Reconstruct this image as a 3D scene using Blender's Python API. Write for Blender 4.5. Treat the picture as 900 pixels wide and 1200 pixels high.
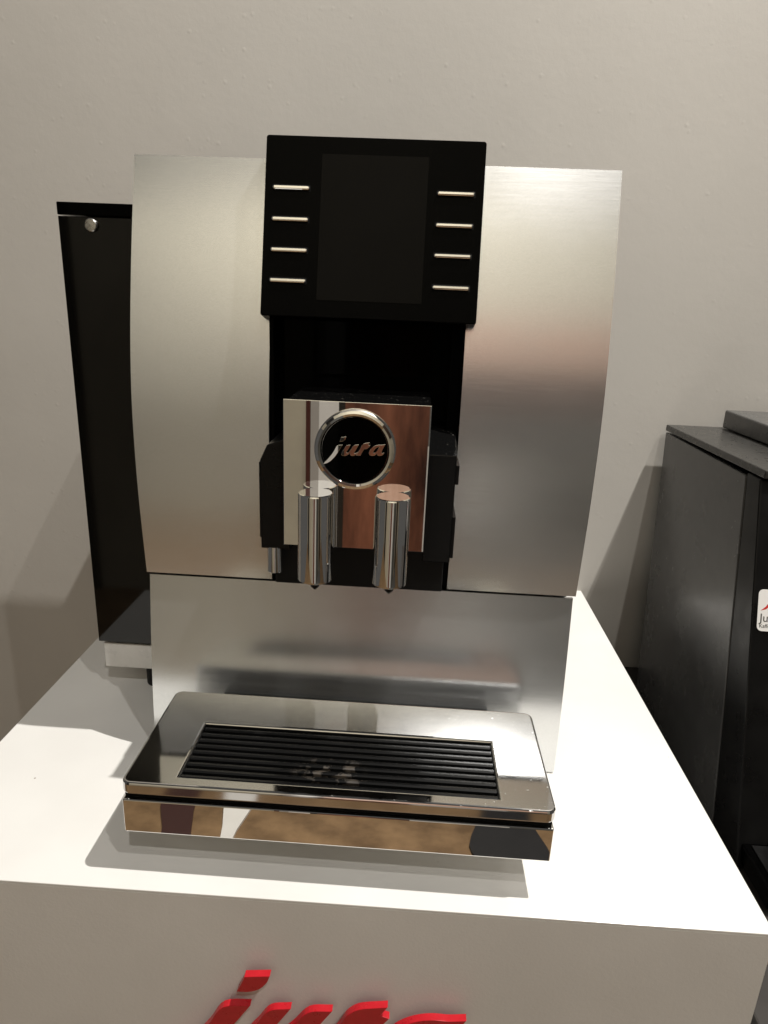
import bpy, bmesh, math, random
from mathutils import Matrix, Vector
random.seed(7)
for o in list(bpy.data.objects): bpy.data.objects.remove(o)
S = bpy.context.scene
C = S.collection
# ---------------------------------------------------------------- camera
cd = bpy.data.cameras.new('camera'); cam = bpy.data.objects.new('camera', cd); C.objects.link(cam)
cd.sensor_fit = 'VERTICAL'; cd.sensor_height = 24.0; cd.lens = 24.0*792.7/1200.0
cd.clip_start = 0.02; cd.clip_end = 50
rt = Vector((0.99784493, 0.05222069, 0.03973027)); up = Vector((-0.05356564, 0.29857895, 0.95288055)); fw = Vector((-0.03789746, 0.9529552, -0.30073272))
M = Matrix((rt, up, -fw)).transposed().to_4x4(); M.translation = Vector((0.04066, -0.53834, 0.40916))
cam.matrix_world = M
S.camera = cam
# ---------------------------------------------------------------- world and lamps
w = bpy.data.worlds.new('World'); S.world = w; w.use_nodes = True
bg = w.node_tree.nodes['Background']; bg.inputs[0].default_value = (1.0, 0.96, 0.9, 1); bg.inputs[1].default_value = 0.08
def spot(loc, target, power, rad=0.025, angle=95, col=(1, 0.93, 0.83), blend=0.5):
    l = bpy.data.lights.new('ceiling_or_added_spot', 'SPOT'); l.energy = power; l.shadow_soft_size = rad
    l.spot_size = math.radians(angle); l.spot_blend = blend; l.color = col
    o = bpy.data.objects.new('ceiling_or_added_spot', l); C.objects.link(o); o.location = loc
    o.rotation_euler = (Vector(target)-Vector(loc)).to_track_quat('-Z', 'Y').to_euler()
    return o
WARM = (1, .962, .905)
spot((1.00, -0.14, 2.6), (0.05, 0.0, 0.0), 300, rad=.013, col=WARM, angle=80)
spot((0.95, -1.20, 2.6), (0.0, 0.1, 0.1), 48, rad=.015, col=WARM)
spot((0.50, -1.75, 2.6), (0.0, 0.1, 0.1), 58, rad=.015, col=WARM)
spot((-0.2, -0.9, 2.4), (-.2, -2.3, 1.05), 185, angle=116, col=WARM, blend=.3)  # unseen wash lamp, added to brighten the opposite wall the metal mirrors
vs = S.view_settings; vs.view_transform = 'Standard'; vs.look = 'None'; vs.gamma = 1; vs.use_curve_mapping = False; vs.exposure = 0.12
S.render.engine = 'CYCLES'
# ---------------------------------------------------------------- materials
def nodes(name):
    m = bpy.data.materials.new(name); m.use_nodes = True
    nt = m.node_tree; return m, nt, nt.nodes['Principled BSDF']
def setp(b, **k):
    for n, v in k.items():
        b.inputs[n.replace('_', ' ')].default_value = v
def N(nt, t, **inp):
    n = nt.nodes.new(t)
    for k, v in inp.items(): n.inputs[k.replace('_', ' ')].default_value = v
    return n
def pos(nt, scale=(1, 1, 1)):
    g = nt.nodes.new('ShaderNodeNewGeometry'); m = nt.nodes.new('ShaderNodeMapping'); m.inputs['Scale'].default_value = scale
    nt.links.new(g.outputs['Position'], m.inputs['Vector']); return m.outputs[0]
def noise(nt, vec, scale, detail=3, rough=.5):
    n = N(nt, 'ShaderNodeTexNoise', Scale=scale, Detail=detail, Roughness=rough); nt.links.new(vec, n.inputs['Vector']); return n.outputs['Fac']
def ramp(nt, fac, stops):
    r = nt.nodes.new('ShaderNodeValToRGB'); e = r.color_ramp.elements
    while len(e) > 1: e.remove(e[-1])
    for i, (p, c) in enumerate(stops):
        c = c if len(c) == 4 else (*c, 1)
        if i == 0: e[0].position = p; e[0].color = c
        else: x = e.new(p); x.color = c
    nt.links.new(fac, r.inputs[0]); return r.outputs[0]
def bump(nt, b, h, strength, dist=.001):
    n = N(nt, 'ShaderNodeBump', Strength=strength, Distance=dist); nt.links.new(h, n.inputs['Height']); nt.links.new(n.outputs[0], b.inputs['Normal'])
def mixc(nt, fac, a, b, mode='MIX'):
    n = nt.nodes.new('ShaderNodeMix'); n.data_type = 'RGBA'; n.blend_type = mode
    if isinstance(fac, (int, float)): n.inputs[0].default_value = fac
    else: nt.links.new(fac, n.inputs[0])
    for i, v in ((6, a), (7, b)):
        if isinstance(v, tuple): n.inputs[i].default_value = (*v, 1)
        else: nt.links.new(v, n.inputs[i])
    return n.outputs[2]
def simple(name, col, rough=.5, metal=0, spec=.5, nscale=0, namp=.1, bumpamt=0):
    m, nt, b = nodes(name); setp(b, Base_Color=(*col, 1), Roughness=rough, Metallic=metal); b.inputs['Specular IOR Level'].default_value = spec
    if nscale:
        f = noise(nt, pos(nt), nscale, 4)
        lo = tuple(c*(1-namp) for c in col); hi = tuple(min(1, c*(1+namp)) for c in col)
        nt.links.new(ramp(nt, f, [(.3, lo), (.7, hi)]), b.inputs['Base Color'])
        r2 = ramp(nt, f, [(.3, (max(0, rough*.8),)*3), (.7, (min(1, rough*1.25),)*3)]); nt.links.new(r2, b.inputs['Roughness'])
        if bumpamt: bump(nt, b, f, bumpamt)
    return m
# plaster wall with roller texture
def mat_wall():
    m, nt, b = nodes('painted_plaster'); setp(b, Roughness=.75)
    big = noise(nt, pos(nt), 3, 3)
    nt.links.new(ramp(nt, big, [(.3, (.50, .478, .44)), (.7, (.55, .527, .487))]), b.inputs['Base Color'])
    p = pos(nt)
    a = noise(nt, p, 160, 4, .6); v = N(nt, 'ShaderNodeTexVoronoi', Scale=70); nt.links.new(p, v.inputs['Vector'])
    spots = ramp(nt, v.outputs['Distance'], [(.0, (1, 1, 1)), (.22, (0, 0, 0))])
    gate = ramp(nt, noise(nt, p, 30, 2), [(.5, (0, 0, 0)), (.6, (1, 1, 1))])
    s2 = mixc(nt, 1, spots, gate, 'MULTIPLY'); c = noise(nt, p, 45, 2)
    h = mixc(nt, .45, c, a); h = mixc(nt, .55, h, s2, 'ADD')
    bump(nt, b, h, .2, .0014); return m
M_wall = mat_wall()
def mat_white(name, rough, grain):
    m, nt, b = nodes(name); setp(b, Roughness=rough)
    p = pos(nt); f = noise(nt, p, 6, 4)
    base = ramp(nt, f, [(.3, (.74, .73, .705)), (.7, (.83, .825, .80))])
    v = N(nt, 'ShaderNodeTexVoronoi', Scale=38); nt.links.new(p, v.inputs['Vector'])
    sp = ramp(nt, v.outputs['Distance'], [(.0, (1, 1, 1)), (.022, (1, 1, 1)), (.04, (0, 0, 0))])
    gate = ramp(nt, noise(nt, p, 17, 1), [(.58, (0, 0, 0)), (.62, (1, 1, 1))])
    sp = mixc(nt, 1, sp, gate, 'MULTIPLY')
    nt.links.new(mixc(nt, sp, base, (.25, .2, .16)), b.inputs['Base Color'])
    if grain: bump(nt, b, noise(nt, p, 420, 3, .6), .22, .0008)
    else:
        nt.links.new(ramp(nt, noise(nt, p, 14, 4), [(.35, (rough*.85,)*3), (.7, (rough*1.3,)*3)]), b.inputs['Roughness'])
        bump(nt, b, noise(nt, p, 22, 2), .05, .001)
    return m
M_top = mat_white('white_laminate', .2, False)
M_front = mat_white('white_textured_paint', .6, True)
def mat_alu():
    m, nt, b = nodes('brushed_aluminium'); setp(b, Metallic=.9, Roughness=.24, Anisotropic=.3)
    cx = N(nt, 'ShaderNodeCombineXYZ', X=1.0, Y=0, Z=0); nt.links.new(cx.outputs[0], b.inputs['Tangent'])
    streak = noise(nt, pos(nt, (25, 600, 1500)), 1.0, 3, .6); cloud = noise(nt, pos(nt), 18, 4)
    fleck = noise(nt, pos(nt, (500, 500, 1400)), 1.0, 2)
    c = mixc(nt, .5, ramp(nt, streak, [(.25, (.72, .735, .745)), (.75, (.80, .815, .825))]), ramp(nt, fleck, [(.3, (.67, .685, .695)), (.7, (.83, .845, .855))]))
    nt.links.new(c, b.inputs['Base Color'])
    r = mixc(nt, .5, ramp(nt, cloud, [(.3, (.20,)*3), (.7, (.27,)*3)]), ramp(nt, streak, [(.3, (.20,)*3), (.7, (.27,)*3)]))
    nt.links.new(r, b.inputs['Roughness'])
    bump(nt, b, streak, .03, .0003); return m
M_alu = mat_alu()
M_chrome = simple('polished_chrome', (.80, .79, .77), .012, 1, nscale=60, namp=.03)
def mat_traytop():
    m, nt, b = nodes('worn_chrome'); setp(b, Metallic=1)
    p = pos(nt)
    # scuffs towards the right-hand end, where cups are set down
    g = nt.nodes.new('ShaderNodeNewGeometry'); sx = nt.nodes.new('ShaderNodeSeparateXYZ'); nt.links.new(g.outputs['Position'], sx.inputs[0])
    end = ramp(nt, sx.outputs[0], [(.02, (0, 0, 0)), (.15, (1, 1, 1))])
    sc = noise(nt, pos(nt, (120, 420, 120)), 1.0, 5, .65)
    sc2 = noise(nt, pos(nt, (700, 160, 160)), 1.0, 4, .6)
    s = mixc(nt, 1, ramp(nt, sc, [(.60, (0, 0, 0)), (.68, (1, 1, 1))]), ramp(nt, sc2, [(.5, (0, 0, 0)), (.6, (1, 1, 1))]), 'MULTIPLY')
    s = mixc(nt, 1, s, end, 'MULTIPLY')
    nt.links.new(mixc(nt, s, (.57, .565, .56), (.95, .95, .94)), b.inputs['Base Color'])
    nt.links.new(mixc(nt, s, ramp(nt, noise(nt, p, 40, 4), [(.3, (.045,)*3), (.7, (.085,)*3)]), (.55, .55, .55)), b.inputs['Roughness'])
    return m
M_tray = mat_traytop()
M_gloss = simple('black_gloss', (.001, .001, .001), .04, 0, .03)
M_screen = simple('dark_screen_glass', (.0032, .0029, .0026), .06, 0, .05, nscale=9, namp=.25)
M_black = simple('black_plastic', (.005, .005, .005), .32, 0, .22, nscale=40, namp=.2)
M_dull = simple('matt_black', (.005, .005, .005), .5, 0, .25)
def mat_dust():
    m, nt, b = nodes('dusty_black_gloss'); setp(b, Roughness=.14)
    p = pos(nt); v = N(nt, 'ShaderNodeTexVoronoi', Scale=330); nt.links.new(p, v.inputs['Vector'])
    sp = ramp(nt, v.outputs['Distance'], [(.0, (1, 1, 1)), (.13, (1, 1, 1)), (.2, (0, 0, 0))])
    gate = ramp(nt, noise(nt, p, 110, 3), [(.52, (0, 0, 0)), (.6, (1, 1, 1))])
    s = mixc(nt, 1, sp, gate, 'MULTIPLY')
    g = nt.nodes.new('ShaderNodeNewGeometry'); sx = nt.nodes.new('ShaderNodeSeparateXYZ'); nt.links.new(g.outputs['Normal'], sx.inputs[0])
    s = mixc(nt, 1, s, ramp(nt, sx.outputs[2], [(.6, (0, 0, 0)), (.8, (1, 1, 1))]), 'MULTIPLY')   # dust settles on upward faces
    b.inputs['Specular IOR Level'].default_value = .2
    nt.links.new(mixc(nt, s, (.004, .004, .004), (.22, .21, .19)), b.inputs['Base Color']); return m
M_dust = mat_dust()
def mat_grid():
    m, nt, b = nodes('black_ribbed_plastic'); setp(b, Roughness=.22)
    g = nt.nodes.new('ShaderNodeNewGeometry'); mp = nt.nodes.new('ShaderNodeMapping'); mp.vector_type = 'TEXTURE'
    mp.inputs['Location'].default_value = (-.005, -.122, .077); mp.inputs['Scale'].default_value = (.034, .017, .03)
    nt.links.new(g.outputs['Position'], mp.inputs['Vector'])
    ln = nt.nodes.new('ShaderNodeVectorMath'); ln.operation = 'LENGTH'; nt.links.new(mp.outputs[0], ln.inputs[0])
    near = ramp(nt, ln.outputs['Value'], [(.3, (1, 1, 1)), (1, (0, 0, 0))])
    f = noise(nt, pos(nt), 85, 4, .6)
    s = mixc(nt, 1, near, ramp(nt, f, [(.50, (0, 0, 0)), (.60, (1, 1, 1))]), 'MULTIPLY')
    nt.links.new(mixc(nt, s, (.005, .005, .005), (.06, .046, .033)), b.inputs['Base Color'])
    nt.links.new(mixc(nt, s, (.2, .2, .2), (.75, .75, .75)), b.inputs['Roughness']); return m
M_grid = mat_grid()
M_tank = simple('smoked_acrylic', (.004, .0036, .003), .045, 0, .34, nscale=8, namp=.3)
M_tankbase = simple('white_plastic', (.78, .77, .74), .3, 0, .5, nscale=60, namp=.05)
M_steel = simple('turned_steel', (.62, .61, .59), .28, 1, nscale=300, namp=.12)
M_red = simple('red_acrylic', (.52, .010, .020), .3, 0, .5, nscale=90, namp=.08)
M_grey = simple('anthracite_plastic', (.072, .072, .071), .24, 0, .5, nscale=30, namp=.12)
M_greytop = simple('anthracite_lid', (.035, .034, .032), .3, 0, .45, nscale=120, namp=.12)
M_dtable = simple('dark_laminate', (.035, .031, .028), .45, 0, .4, nscale=25, namp=.2)
M_label = simple('white_sticker', (.8, .79, .77), .4)
M_ink = simple('black_ink', (.02, .02, .02), .5)
M_redink = simple('red_ink', (.55, .03, .03), .45)
M_lead = simple('dark_gap', (.003, .003, .003), .7, 0, .1)
def wood(name, c1, c2, sc=(25, 25, 1.5), rough=.4):
    m, nt, b = nodes(name); setp(b, Roughness=rough)
    nt.links.new(ramp(nt, noise(nt, pos(nt, sc), 1, 6, .6), [(.3, c1), (.7, c2)]), b.inputs['Base Color']); return m
# ---------------------------------------------------------------- helpers
def link(name, me, mat, parent=None, loc=None):
    o = bpy.data.objects.new(name, me); C.objects.link(o)
    if mat is not None and not me.materials: me.materials.append(mat)
    if parent: o.parent = parent
    if loc: o.location = loc
    return o
def mesh(name, bm, smooth=None):
    bmesh.ops.recalc_face_normals(bm, faces=bm.faces)
    me = bpy.data.meshes.new(name); bm.to_mesh(me); bm.free()
    if smooth is not None:
        me.polygons.foreach_set('use_smooth', [True]*len(me.polygons))
        try: me.set_sharp_from_angle(angle=math.radians(smooth))
        except Exception: pass
    return me
def bm_box(x0, x1, y0, y1, z0, z1, bev=0, seg=2):
    bm = bmesh.new(); bmesh.ops.create_cube(bm, size=1)
    for v in bm.verts: v.co = ((x0+x1)/2+v.co.x*(x1-x0), (y0+y1)/2+v.co.y*(y1-y0), (z0+z1)/2+v.co.z*(z1-z0))
    if bev: bmesh.ops.bevel(bm, geom=bm.edges[:], offset=bev, segments=seg, affect='EDGES', profile=.5)
    return bm
def box(name, x0, x1, y0, y1, z0, z1, mat, parent=None, bev=0.0008, seg=2):
    return link(name, mesh(name, bm_box(x0, x1, y0, y1, z0, z1, bev, seg)), mat, parent)
def prism(name, poly, axis, a0, a1, mat, parent=None, bev=0):
    bm = bmesh.new()
    def P(u, v, a): return {'x': (a, u, v), 'y': (u, a, v), 'z': (u, v, a)}[axis]
    A = [bm.verts.new(P(u, v, a0)) for u, v in poly]; B = [bm.verts.new(P(u, v, a1)) for u, v in poly]
    n = len(poly); bm.faces.new(A); bm.faces.new(B[::-1])
    for i in range(n): bm.faces.new((A[i], A[(i+1) % n], B[(i+1) % n], B[i]))
    bmesh.ops.recalc_face_normals(bm, faces=bm.faces)
    if bev: bmesh.ops.bevel(bm, geom=bm.edges[:], offset=bev, segments=2, affect='EDGES', profile=.5)
    return link(name, mesh(name, bm), mat, parent)
def lathe(name, prof, mat, parent=None, loc=(0, 0, 0), seg=48, axis='z', smooth=16):
    bm = bmesh.new(); rings = []
    for r, h in prof:
        ring = []
        for i in range(seg):
            a = 2*math.pi*i/seg
            ring.append(bm.verts.new((r*math.cos(a), r*math.sin(a), h) if axis == 'z' else (r*math.cos(a), -h, r*math.sin(a))))
        rings.append(ring)
    for a, b in zip(rings, rings[1:]):
        for i in range(seg): bm.faces.new((a[i], a[(i+1) % seg], b[(i+1) % seg], b[i]))
    bm.faces.new(rings[0]); bm.faces.new(rings[-1])
    bmesh.ops.remove_doubles(bm, verts=bm.verts, dist=1e-7)
    return link(name, mesh(name, bm, smooth), mat, parent, loc)
def rrect(x0, x1, y0, y1, r, n=6):
    pts = []
    for cx, cy, a in ((x1-r, y1-r, 0), (x0+r, y1-r, 90), (x0+r, y0+r, 180), (x1-r, y0+r, 270)):
        for i in range(n+1):
            t = math.radians(a+90*i/n); pts.append((cx+r*math.cos(t), cy+r*math.sin(t)))
    return pts
def plate2d(loops, half, bev, bres=2):          # filled 2D outline(s), extruded and bevelled, lying in XY
    cu = bpy.data.curves.new('outline', 'CURVE'); cu.dimensions = '2D'; cu.fill_mode = 'BOTH'; cu.extrude = half; cu.bevel_depth = bev; cu.bevel_resolution = bres
    for lp in loops:
        s = cu.splines.new('POLY'); s.points.add(len(lp)-1); s.use_cyclic_u = True
        for p, (x, y) in zip(s.points, lp): p.co = (x, y, 0, 1)
    o = bpy.data.objects.new('outline', cu); C.objects.link(o)
    dg = bpy.context.evaluated_depsgraph_get(); me = bpy.data.meshes.new_from_object(o.evaluated_get(dg))
    bpy.data.objects.remove(o); bpy.data.curves.remove(cu); me.materials.clear(); me.polygons.foreach_set('use_smooth', [False]*len(me.polygons))
    return me
def transform(me, mat4): me.transform(mat4); me.update(); return me
def thing(name, loc, label, cat):
    o = bpy.data.objects.new(name, None); C.objects.link(o); o.location = loc; o.empty_display_size = .05
    o['label'] = label; o['category'] = cat; return o
def settle(root):           # parts are modelled in place; keep them there under a root standing at the thing's base
    bpy.context.view_layer.update()
    for ch in root.children: ch.location = Vector(ch.location)-root.location
def structure(o): o['kind'] = 'structure'; return o
XZ = Matrix(((1, 0, 0, 0), (0, 0, -1, 0), (0, 1, 0, 0), (0, 0, 0, 1)))      # XY outline -> standing in XZ, front towards -Y
# script lettering, x to the right, y up, one unit = 1/65 of the x-height
LET = {
 'dot': [[(331, -322), (338, -306), (341, -297), (372, -293), (368, -304), (359, -315), (346, -321)]],
 'j': [[(312, -352), (346, -346), (322, -384), (296, -420), (276, -441), (256, -457), (236, -466), (221, -470), (229, -458), (250, -438), (272, -412), (292, -384)]],
 'u': [[(372, -352), (398, -346), (384, -369), (371, -389), (369, -396), (376, -399), (386, -394), (402, -376), (422, -350), (451, -345), (432, -376), (421, -395), (421, -402), (429, -402), (444, -394), (438, -405), (422, -413), (406, -416), (396, -412), (395, -403), (398, -394), (380, -409), (362, -416), (346, -415), (339, -407), (343, -394), (356, -375)]],
 'r': [[(472, -350), (487, -338), (521, -331), (512, -346), (524, -350), (515, -362), (500, -372), (488, -372), (481, -379), (468, -400), (462, -414), (434, -414), (448, -394), (462, -370)]],
 'a': [[(621, -344), (603, -378), (597, -396), (600, -402), (613, -398), (607, -408), (592, -416), (575, -415), (569, -407), (571, -398), (556, -411), (540, -416), (524, -413), (517, -401), (522, -384), (536, -366), (556, -353), (578, -347), (600, -347)],
       [(586, -359), (574, -360), (558, -370), (547, -385), (543, -397), (549, -401), (560, -395), (574, -379)]],
}
def rounded(lp, k=5):
    n = len(lp); out = []
    def ang(i):
        a = Vector(lp[i])-Vector(lp[i-1]); b = Vector(lp[(i+1) % n])-Vector(lp[i]); return a.angle(b)
    sharp = [ang(i) > math.radians(52) for i in range(n)]
    for i in range(n):
        p0, p1, p2, p3 = (Vector(lp[(i+d) % n]) for d in (-1, 0, 1, 2)); j = (i+1) % n
        m1 = (p2-p1) if sharp[i] else (p2-p0)*.5; m2 = (p2-p1) if sharp[j] else (p3-p1)*.5
        L = (p2-p1).length
        if m1.length > L: m1 *= L/m1.length
        if m2.length > L: m2 *= L/m2.length
        for q in range(k):
            t = q/k; v = (2*t**3-3*t*t+1)*p1+(t**3-2*t*t+t)*m1+(-2*t**3+3*t*t)*p2+(t**3-t*t)*m2; out.append((v.x, v.y))
    return out
LET = {k: [rounded(lp) for lp in v] for k, v in LET.items()}
def lettering(parent, s, ox, oz, y, half, bev, mat, prefix='letter'):
    for k, loops in LET.items():
        L = [[((x-416)*s, (v+383)*s) for x, v in lp] for lp in loops]
        me = transform(plate2d(L, half, bev, 1), XZ)
        link('letter_dot' if k == 'dot' else 'letter', me, mat, parent, (ox, y, oz))
# ================================================================ setting
structure(box('wall', -2.2, 2.2, .416, .56, -1.0, 2.2, M_wall, bev=0))
fl = structure(box('floor', -2.2, 2.2, -2.3, .416, -1.06, -1.0, wood('oak_floor', (.11, .066, .032), (.26, .165, .085), (9, 14, 3)), bev=0))
# unseen far wall; its coloured cards are made-up shapes for the metal to mirror
ow = structure(box('opposite_wall', -2.2, 2.2, -2.4, -2.3, -1.0, 2.4, simple('cream_paint', (.50, .46, .36), .7, nscale=3, namp=.08), bev=0))
for x0, x1, z0, z1, m in ((-.394, -.375, -1, 1.2, simple('dark_red_card', (.07, .018, .012), .5)),
                          (-.375, -.341, -1, 1.2, simple('grey_card', (.42, .40, .37), .6)),
                          (-.341, -.262, -1, 1.2, simple('white_card', (.82, .81, .78), .5)),
                          (-.262, -.236, -1, 1.2, simple('black_card', (.02, .016, .012), .5)),
                          (-1.9, -1.45, -1, 1.8, simple('black_side_card', (.015, .014, .013), .5)), (1.25, 1.7, -1, 1.9, simple('brown_side_card', (.05, .03, .02), .5)), (-.236, 1.1, .84, 1.30, wood('pinkish_brown_card', (.50, .30, .21), (.64, .42, .32))),
                          (-.236, 1.1, .30, .84, wood('dark_brown_card', (.035, .015, .01), (.09, .04, .025))),  # brown cards stand in for the person behind the camera
                          (-.236, .10, -1, .30, wood('red_brown_card', (.035, .010, .007), (.36, .14, .08), (7, 7, 1.4))), (.10, .46, -.15, .30, simple('grey_low_card', (.16, .16, .15), .6)), (.10, .46, -1, -.15, simple('white_low_card', (.8, .8, .77), .5)), (.46, 1.1, -1, .30, simple('slate_card', (.11, .11, .10), .6))):
    box('reflection_card', x0, x1, -2.3, -2.27, z0, z1, m, ow, bev=0)
for poly, m in (([(.27, -1.0), (.29, -1.16), (.25, -1.25), (.30, -1.42), (.27, -1.7), (.46, -1.72), (.50, -1.5), (.43, -1.38), (.47, -1.22), (.45, -1.0)], simple('black_patch', (.008, .008, .009), .6)),
                ([(-.60, -1.0), (-.58, -1.2), (-.63, -1.35), (-.60, -1.6), (-.51, -1.62), (-.53, -1.35), (-.50, -1.18), (-.52, -1.0)], simple('dark_red_patch', (.035, .01, .008), .6)),
                ([(-.44, -1.0), (-.42, -1.2), (-.46, -1.42), (-.41, -1.5), (-.36, -1.38), (-.39, -1.2), (-.35, -1.0)], simple('white_patch', (.7, .69, .66), .4)),
                ([(.62, -1.0), (.66, -1.3), (.60, -1.7), (.75, -1.75), (.78, -1.0)], simple('brown_patch', (.04, .028, .02), .6)),
                ([(.1, -1.8), (.1, -2.25), (1.6, -2.25), (1.6, -1.8)], simple('grey_patch', (.10, .10, .095), .7))):
    prism('reflection_patch', rounded(poly, 4), 'z', -.9995, -.992, m, fl)  # added patches, shaped to give the tray front dark and pale reflections
# ================================================================ plinth
pl = thing('display_plinth', (0, .1, -1.0), 'white display plinth with raised red jura lettering on its front', 'plinth')
box('body', -.331, .3075, -.167, .4145, -1.0, -.0025, M_front, pl, bev=0)
box('top_sheet', -.331, .3075, -.167, .4145, -.0025, 0, M_top, pl, bev=.0005)
lettering(pl, .000575, -.0187, -.1105, -.1760, .0024, .0003, M_red)
pl.rotation_euler.z = .0063
settle(pl)
# ================================================================ coffee machine
cm = thing('coffee_machine', (0, .15, 0), 'silver brushed-metal coffee machine with black display, standing on the white plinth', 'coffee machine')
def smoothprof(pts, n):
    out = []
    for i in range(n+1):
        z = pts[0][0]+(pts[-1][0]-pts[0][0])*i/n
        for k in range(len(pts)-1):
            if pts[k][0] <= z <= pts[k+1][0]+1e-9:
                p0 = pts[max(k-1, 0)]; p1 = pts[k]; p2 = pts[k+1]; p3 = pts[min(k+2, len(pts)-1)]
                t = (z-p1[0])/(p2[0]-p1[0]); m1 = (p2[1]-p0[1])/(p2[0]-p0[0])*(p2[0]-p1[0]); m2 = (p3[1]-p1[1])/(p3[0]-p1[0])*(p2[0]-p1[0])
                y = (2*t**3-3*t*t+1)*p1[1]+(t**3-2*t*t+t)*m1+(-2*t**3+3*t*t)*p2[1]+(t**3-t*t)*m2; break
        out.append((y, z))
    return out
UP = [(.1725, .0005), (.21, -.0030), (.25, -.0058), (.29, -.0066), (.325, -.0054), (.36, -.0014), (.40, .0058), (.45, .0172), (.508, .0325)]
LO = [(.0015, -.0105), (.04, -.0098), (.10, -.0052), (.1695, .0030)]
def panel(name, x0, x1, prof, n, th, parent):
    P = smoothprof(prof, n); poly = [(y, z) for y, z in P]+[(y+th, z) for y, z in reversed(P)]
    bm = bmesh.new(); A = [bm.verts.new((x0, y, z)) for y, z in poly]; B = [bm.verts.new((x1, y, z)) for y, z in poly]; k = len(poly)
    for i in range(k): bm.faces.new((A[i], A[(i+1) % k], B[(i+1) % k], B[i]))
    for i in range(n):
        for V in (A, B): bm.faces.new((V[i], V[i+1], V[k-2-i], V[k-1-i]))
    bmesh.ops.recalc_face_normals(bm, faces=bm.faces)
    return link(name, mesh(name, bm, 40), M_alu, parent)
panel('front_panel', -.1865, -.0757, UP, 60, .003, cm)
panel('front_panel', .0762, .1865, UP, 60, .003, cm)
panel('lower_panel', -.1850, .1850, LO, 30, .003, cm)
box('housing', -.180, .180, .042, .40, .010, .500, M_dull, cm, bev=.003)
UB = [(y+.0034, z) for y, z in smoothprof(UP, 24)]; LB = [(y+.0034, z) for y, z in smoothprof(LO, 8)]
for x0, x1 in ((-.180, -.0787), (.0787, .180)):
    prism('panel_carrier', UB+[(.0418, .505), (.0418, .1725)], 'x', x0, x1, M_dull, cm)
prism('panel_carrier', LB+[(.0418, .1695), (.0418, .0015)], 'x', -.180, .180, M_dull, cm)
# dark channel behind the spout
box('channel_back', -.078, .078, .022, .0419, .1735, .50, M_gloss, cm, bev=0)
box('channel_side', -.0755, -.0725, -.001, .0219, .1735, .42, M_gloss, cm, bev=0)
box('channel_side', .066, .076, .002, .0219, .1735, .42, M_gloss, cm, bev=.0005)
# display
P0 = Vector((0, -.012, .392)); ax = Vector((0, .031, .130)).normalized(); nr = Vector((0, -ax.z, ax.y))
DM = Matrix(((1, 0, 0, 0), (0, ax.y, nr.y, P0.y), (0, ax.z, nr.z, P0.z), (0, 0, 0, 1)))      # u, v, out
def on_display(name, loops, half, bev, out, mat, parent):
    me = transform(plate2d(loops, half, bev, 2), DM @ Matrix.Translation((0, 0, out)))
    return link(name, me, mat, parent)
dp = on_display('display_panel', [rrect(-.0802+.0008, .0827-.0008, .0015+.0008, .1335-.0008, .0012)], .0056, .0008, -.0064, M_gloss, cm)
on_display('screen', [rrect(-.0380, .0410, .0146, .1207, .0006)], .0002, 0, .0001, M_screen, dp)
for cx, vs_ in ((-.0600, (.0955, .0727, .0503, .0279)), (.0622, (.0951, .0723, .0503, .0272))):
    for v in vs_:
        bt = on_display('button', [rrect(cx-.0128, cx+.0128, v-.0007, v+.0007, .0004)], .0004, .0010, .0008, M_chrome, dp)
        on_display('button_slot', [rrect(cx-.0144, cx+.0144, v-.0025, v+.0025, .001)], .00015, 0, .0001, M_lead, bt)
# spout carriage
cg = box('spout_carriage', -.0522, .0522, -.0640, .0215, .2300, .3375, M_dust, cm, bev=.001)
fp = box('face_plate', -.0522, .0522, -.0664, -.0642, .2305, .3393, M_chrome, cm, bev=.0003)
WZ = [(-.0755, .2165), (-.0755, .288), (-.0700, .3000), (-.0545, .3055), (-.0524, .3055), (-.0524, .2165)]
lw = prism('side_block', WZ, 'y', -.040, .0215, M_black, cm, .0008)
box('side_tab', -.0768, -.0756, -.038, -.006, .2250, .2860, M_black, lw, bev=.0003)
WR = [(-.040, .2125), (-.040, .2990), (.004, .3105), (.0215, .3105), (.0215, .2125)]
rw = prism('side_block', WR, 'x', .0524, .0740, M_dust, cm, .0008)
for z0, z1 in ((.276, .291), (.216, .250)): box('side_tab', .0741, .0765, -.038, -.004, z0, z1, M_black, rw, bev=.0003)
box('lower_block', -.068, .0705, -.022, .0215, .1795, .2160, M_dull, cm, bev=.001)
for sx in (-.0268, .0283):
    sp = lathe('spout', [(.0001, 0), (.0118, 0), (.0127, .0006), (.0128, .002), (.0128, .0655), (.0124, .0664), (.0115, .0667), (.0001, .0667)], M_chrome, cm, (sx, -.0775, .2090), 64)
    lathe('nozzle', [(.0001, -.0085), (.0008, -.0083), (.0032, -.0058), (.0034, -.0048), (.0034, .002), (.0001, .002)], M_black, sp, (0, 0, 0), 24)
lathe('hot_water_spout', [(.0001, 0), (.0056, 0), (.0060, .0006), (.0060, .022), (.0001, .022)], M_chrome, cm, (-.0655, -.0350, .1955), 40)
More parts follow.
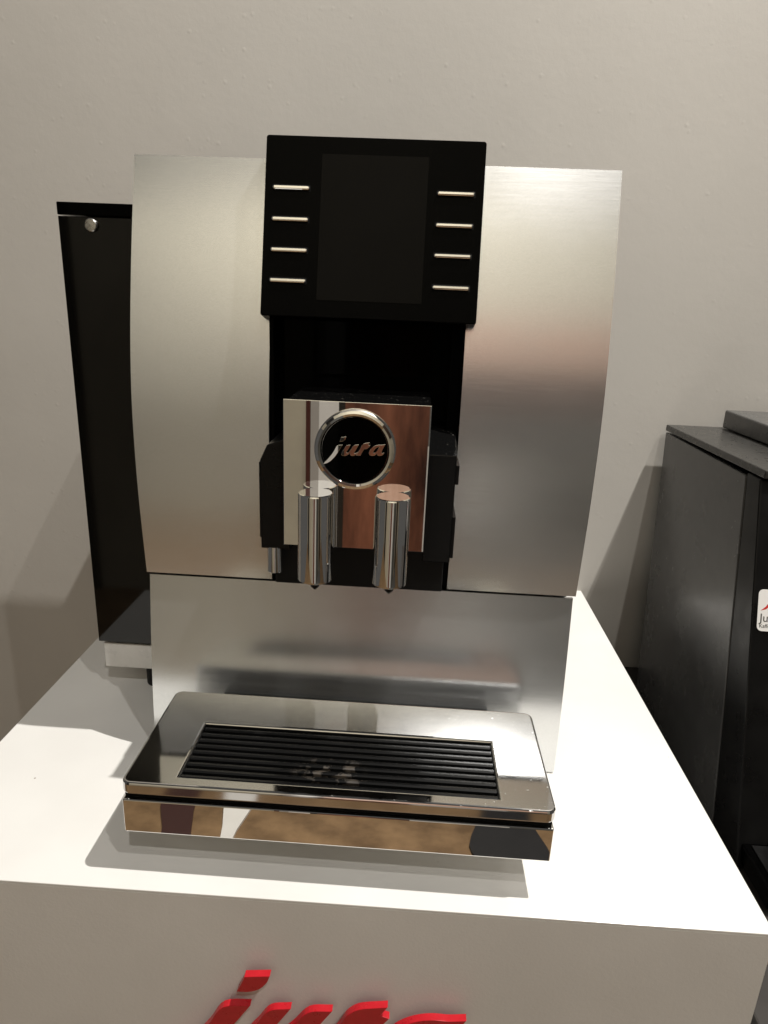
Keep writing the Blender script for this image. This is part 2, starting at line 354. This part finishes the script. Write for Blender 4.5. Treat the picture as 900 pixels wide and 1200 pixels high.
# round badge
bd = lathe('badge', [(.0001, 0), (.0286, 0), (.0290, .0012), (.0290, .0026), (.0280, .0043), (.0262, .0050), (.0246, .0046), (.0238, .0036), (.0236, .0026), (.0001, .0026)], M_chrome, cm, (-.0005, -.0664, .3058), 96, 'y', 30)
lathe('badge_disc', [(.0001, .00265), (.0235, .00265), (.0235, .0031), (.0232, .0033), (.0001, .0033)], M_gloss, bd, (0, 0, 0), 72, 'y')
def badge_letters():
    for k, loops in LET.items():
        L = [[((x-420)*.000110, (v+383)*.000110) for x, v in lp] for lp in loops]
        me = transform(plate2d(L, .00035, .0002, 1), Matrix.Rotation(math.radians(-3), 4, 'Y') @ XZ)
        link('letter_dot' if k == 'dot' else 'letter', me, M_chrome, bd, (-.0005, -.0037, 0))
badge_letters()
# drip tray
dt = box('drip_tray', -.1530, .1530, -.1500, -.0330, .0335, .0620, M_chrome, cm, bev=.0012, seg=3)
box('tray_recess', -.1515, .1515, -.1470, -.0442, .0622, .0668, M_lead, dt, bev=0)
box('tray_back', -.1515, .1515, -.0440, -.0335, .0622, .0666, M_chrome, dt, bev=0)
box('tray_support', -.120, .120, -.0328, -.013, .036, .060, M_dull, dt, bev=0)
op = [(-.1163, -.1425), (.1163, -.1425), (.1163, -.0743), (-.1163, -.0743)]
me = plate2d([rrect(-.1534+.002, .1534-.002, -.1508+.002, -.0323-.002, .005), op], .0031, .0020, 3)
tp = link('tray_top', transform(me, Matrix.Translation((0, 0, .0719))), M_tray, cm)
tg = box('drip_grid', -.1142, .1142, -.1404, -.0764, .0669, .0678, M_dull, cm, bev=0)
sl = bpy.data.meshes.new('slat')
n = 9; pitch = .0640/n
base = None
for i in range(n):
    yc = -.1404+pitch*(i+.5)
    if base is None:
        bm = bmesh.new(); poly = [(-pitch*.36, 0), (-pitch*.30, .0062), (-pitch*.12, .0070), (pitch*.12, .0070), (pitch*.30, .0062), (pitch*.36, 0)]
        A = [bm.verts.new((-.1140, y, z)) for y, z in poly]; B = [bm.verts.new((.1140, y, z)) for y, z in poly]
        bm.faces.new(A); bm.faces.new(B[::-1])
        for k in range(6): bm.faces.new((A[k], A[(k+1) % 6], B[(k+1) % 6], B[k]))
        base = mesh('slat', bm)
    link('slat', base, M_grid, tg, (0, yc, .0679))
for x in (-.1150, .1150): box('grid_rim', x-.0008, x+.0008, -.1404, -.0764, .0669, .0755, M_dull, tg, bev=0)
for y in (-.1413, -.0755): box('grid_rim', -.1158, .1158, y-.0008, y+.0008, .0669, .0752, M_dull, tg, bev=0)
settle(cm)
# ================================================================ tall dark container at the machine's left
tk = thing('water_tank', (-.225, .18, 0), 'tall glossy black container with round silver knob and white base, left of silver machine', 'water tank')
box('shell', -.2764, -.1740, .080, .300, .0560, .4662, M_tank, tk, bev=.0006)
box('lid', -.2768, -.1740, .0798, .302, .4672, .4775, M_gloss, tk, bev=.0008)
lathe('knob', [(.0001, 0), (.0050, 0), (.0054, .0006), (.0054, .0026), (.0048, .0032), (.0001, .0034)], M_steel, tk, (-.2468, .0800, .4595), 32, 'y')
box('base', -.2738, -.1740, .084, .296, .0240, .0520, M_tankbase, tk, bev=.001)
box('gasket', -.2700, -.1740, .088, .292, .0521, .0559, M_dull, tk, bev=0)
for y in (.098, .270): lathe('foot', [(.0001, 0), (.009, 0), (.010, .002), (.010, .0239), (.0001, .0239)], M_dull, tk, (-.225, y, 0), 24)
settle(tk)
# ================================================================ second machine on the dark table
st = thing('side_table', (.62, .15, -1.0), 'dark brown low tabletop beside the plinth under the anthracite machine', 'table')
box('table_top', .335, .95, -.20, .4145, -.150, -.122, M_dtable, st, bev=.002)
box('cabinet', .345, .94, -.18, .41, -1.0, -.1502, M_dtable, st, bev=.002)
settle(st)
c2 = thing('coffee_machine', (.52, .2, -.122), 'anthracite plastic coffee machine cut off by the right edge of the photo', 'coffee machine')
X2 = .385
prism('side_panel', [(.348, -.119), (.077, -.119), (.158, .250), (.398, .250)], 'x', X2, X2+.006, M_grey, c2, .001)
prism('front_strip', [(.0755, -.119), (.018, -.119), (.128, .2535), (.1565, .2535)], 'x', X2, X2+.03, M_black, c2, .0015)
prism('body', [(.347, -.119), (.080, -.119), (.160, .249), (.397, .249)], 'x', X2+.0062, X2+.27, M_dull, c2, 0)
prism('front_cover', [(.0795, -.09), (.034, -.09), (.1275, .2535), (.1595, .2535)], 'x', X2+.0302, X2+.27, M_gloss, c2, 0)
prism('lid', [(.402, .2515), (.122, .2555), (.122, .2640), (.402, .2600)], 'x', X2+.0005, X2+.275, M_greytop, c2, .0015)
prism('bean_hopper', [(.392, .2612), (.20, .2640), (.208, .2850), (.392, .2850)], 'x', X2+.071, X2+.25, M_grey, c2, .002)
box('drip_tray', X2+.004, X2+.26, -.035, .030, -.1150, -.0950, M_gloss, c2, bev=.002)
box('tray_grid', X2+.012, X2+.25, -.029, .022, -.0949, -.0935, M_black, c2, bev=.0004)
# shop sticker on the front
fa = Vector((0, .110, .3725)).normalized(); fn = Vector((0, -fa.z, fa.y)); F0 = Vector((.390, .018, -.119))
FM = Matrix(((1, 0, 0, F0.x), (0, fa.y, fn.y, F0.y), (0, fa.z, fn.z, F0.z), (0, 0, 0, 1)))
def on_front(name, me, out, mat, parent): return link(name, transform(me, FM @ Matrix.Translation((0, 0, out))), mat, parent)
sk = on_front('sticker', plate2d([rrect(0, .058, .2385, .2800, .005)], .0002, 0), .0006, M_label, c2)
on_front('emblem', plate2d([[(.0028, .2590), (.007, .2625), (.012, .2690), (.018, .2755), (.026, .2770), (.036, .2700), (.050, .2600), (.036, .2665), (.026, .2720), (.018, .2690), (.012, .2640), (.008, .2605)]], .00005, 0), .0009, M_redink, sk)
def text(body, size, u, v):
    cu = bpy.data.curves.new('text', 'FONT'); cu.body = body; cu.size = size; cu.extrude = .00005; o = bpy.data.objects.new('text', cu); C.objects.link(o)
    me = bpy.data.meshes.new_from_object(o.evaluated_get(bpy.context.evaluated_depsgraph_get())); bpy.data.objects.remove(o); me.materials.clear()
    return transform(me, Matrix.Translation((u, v, 0)))
on_front('lettering', text('Jura', .0115, .0022, .2480), .0009, M_ink, sk)
on_front('lettering', text('Kaffee', .0052, .0020, .2420), .0009, M_ink, sk)
settle(c2)
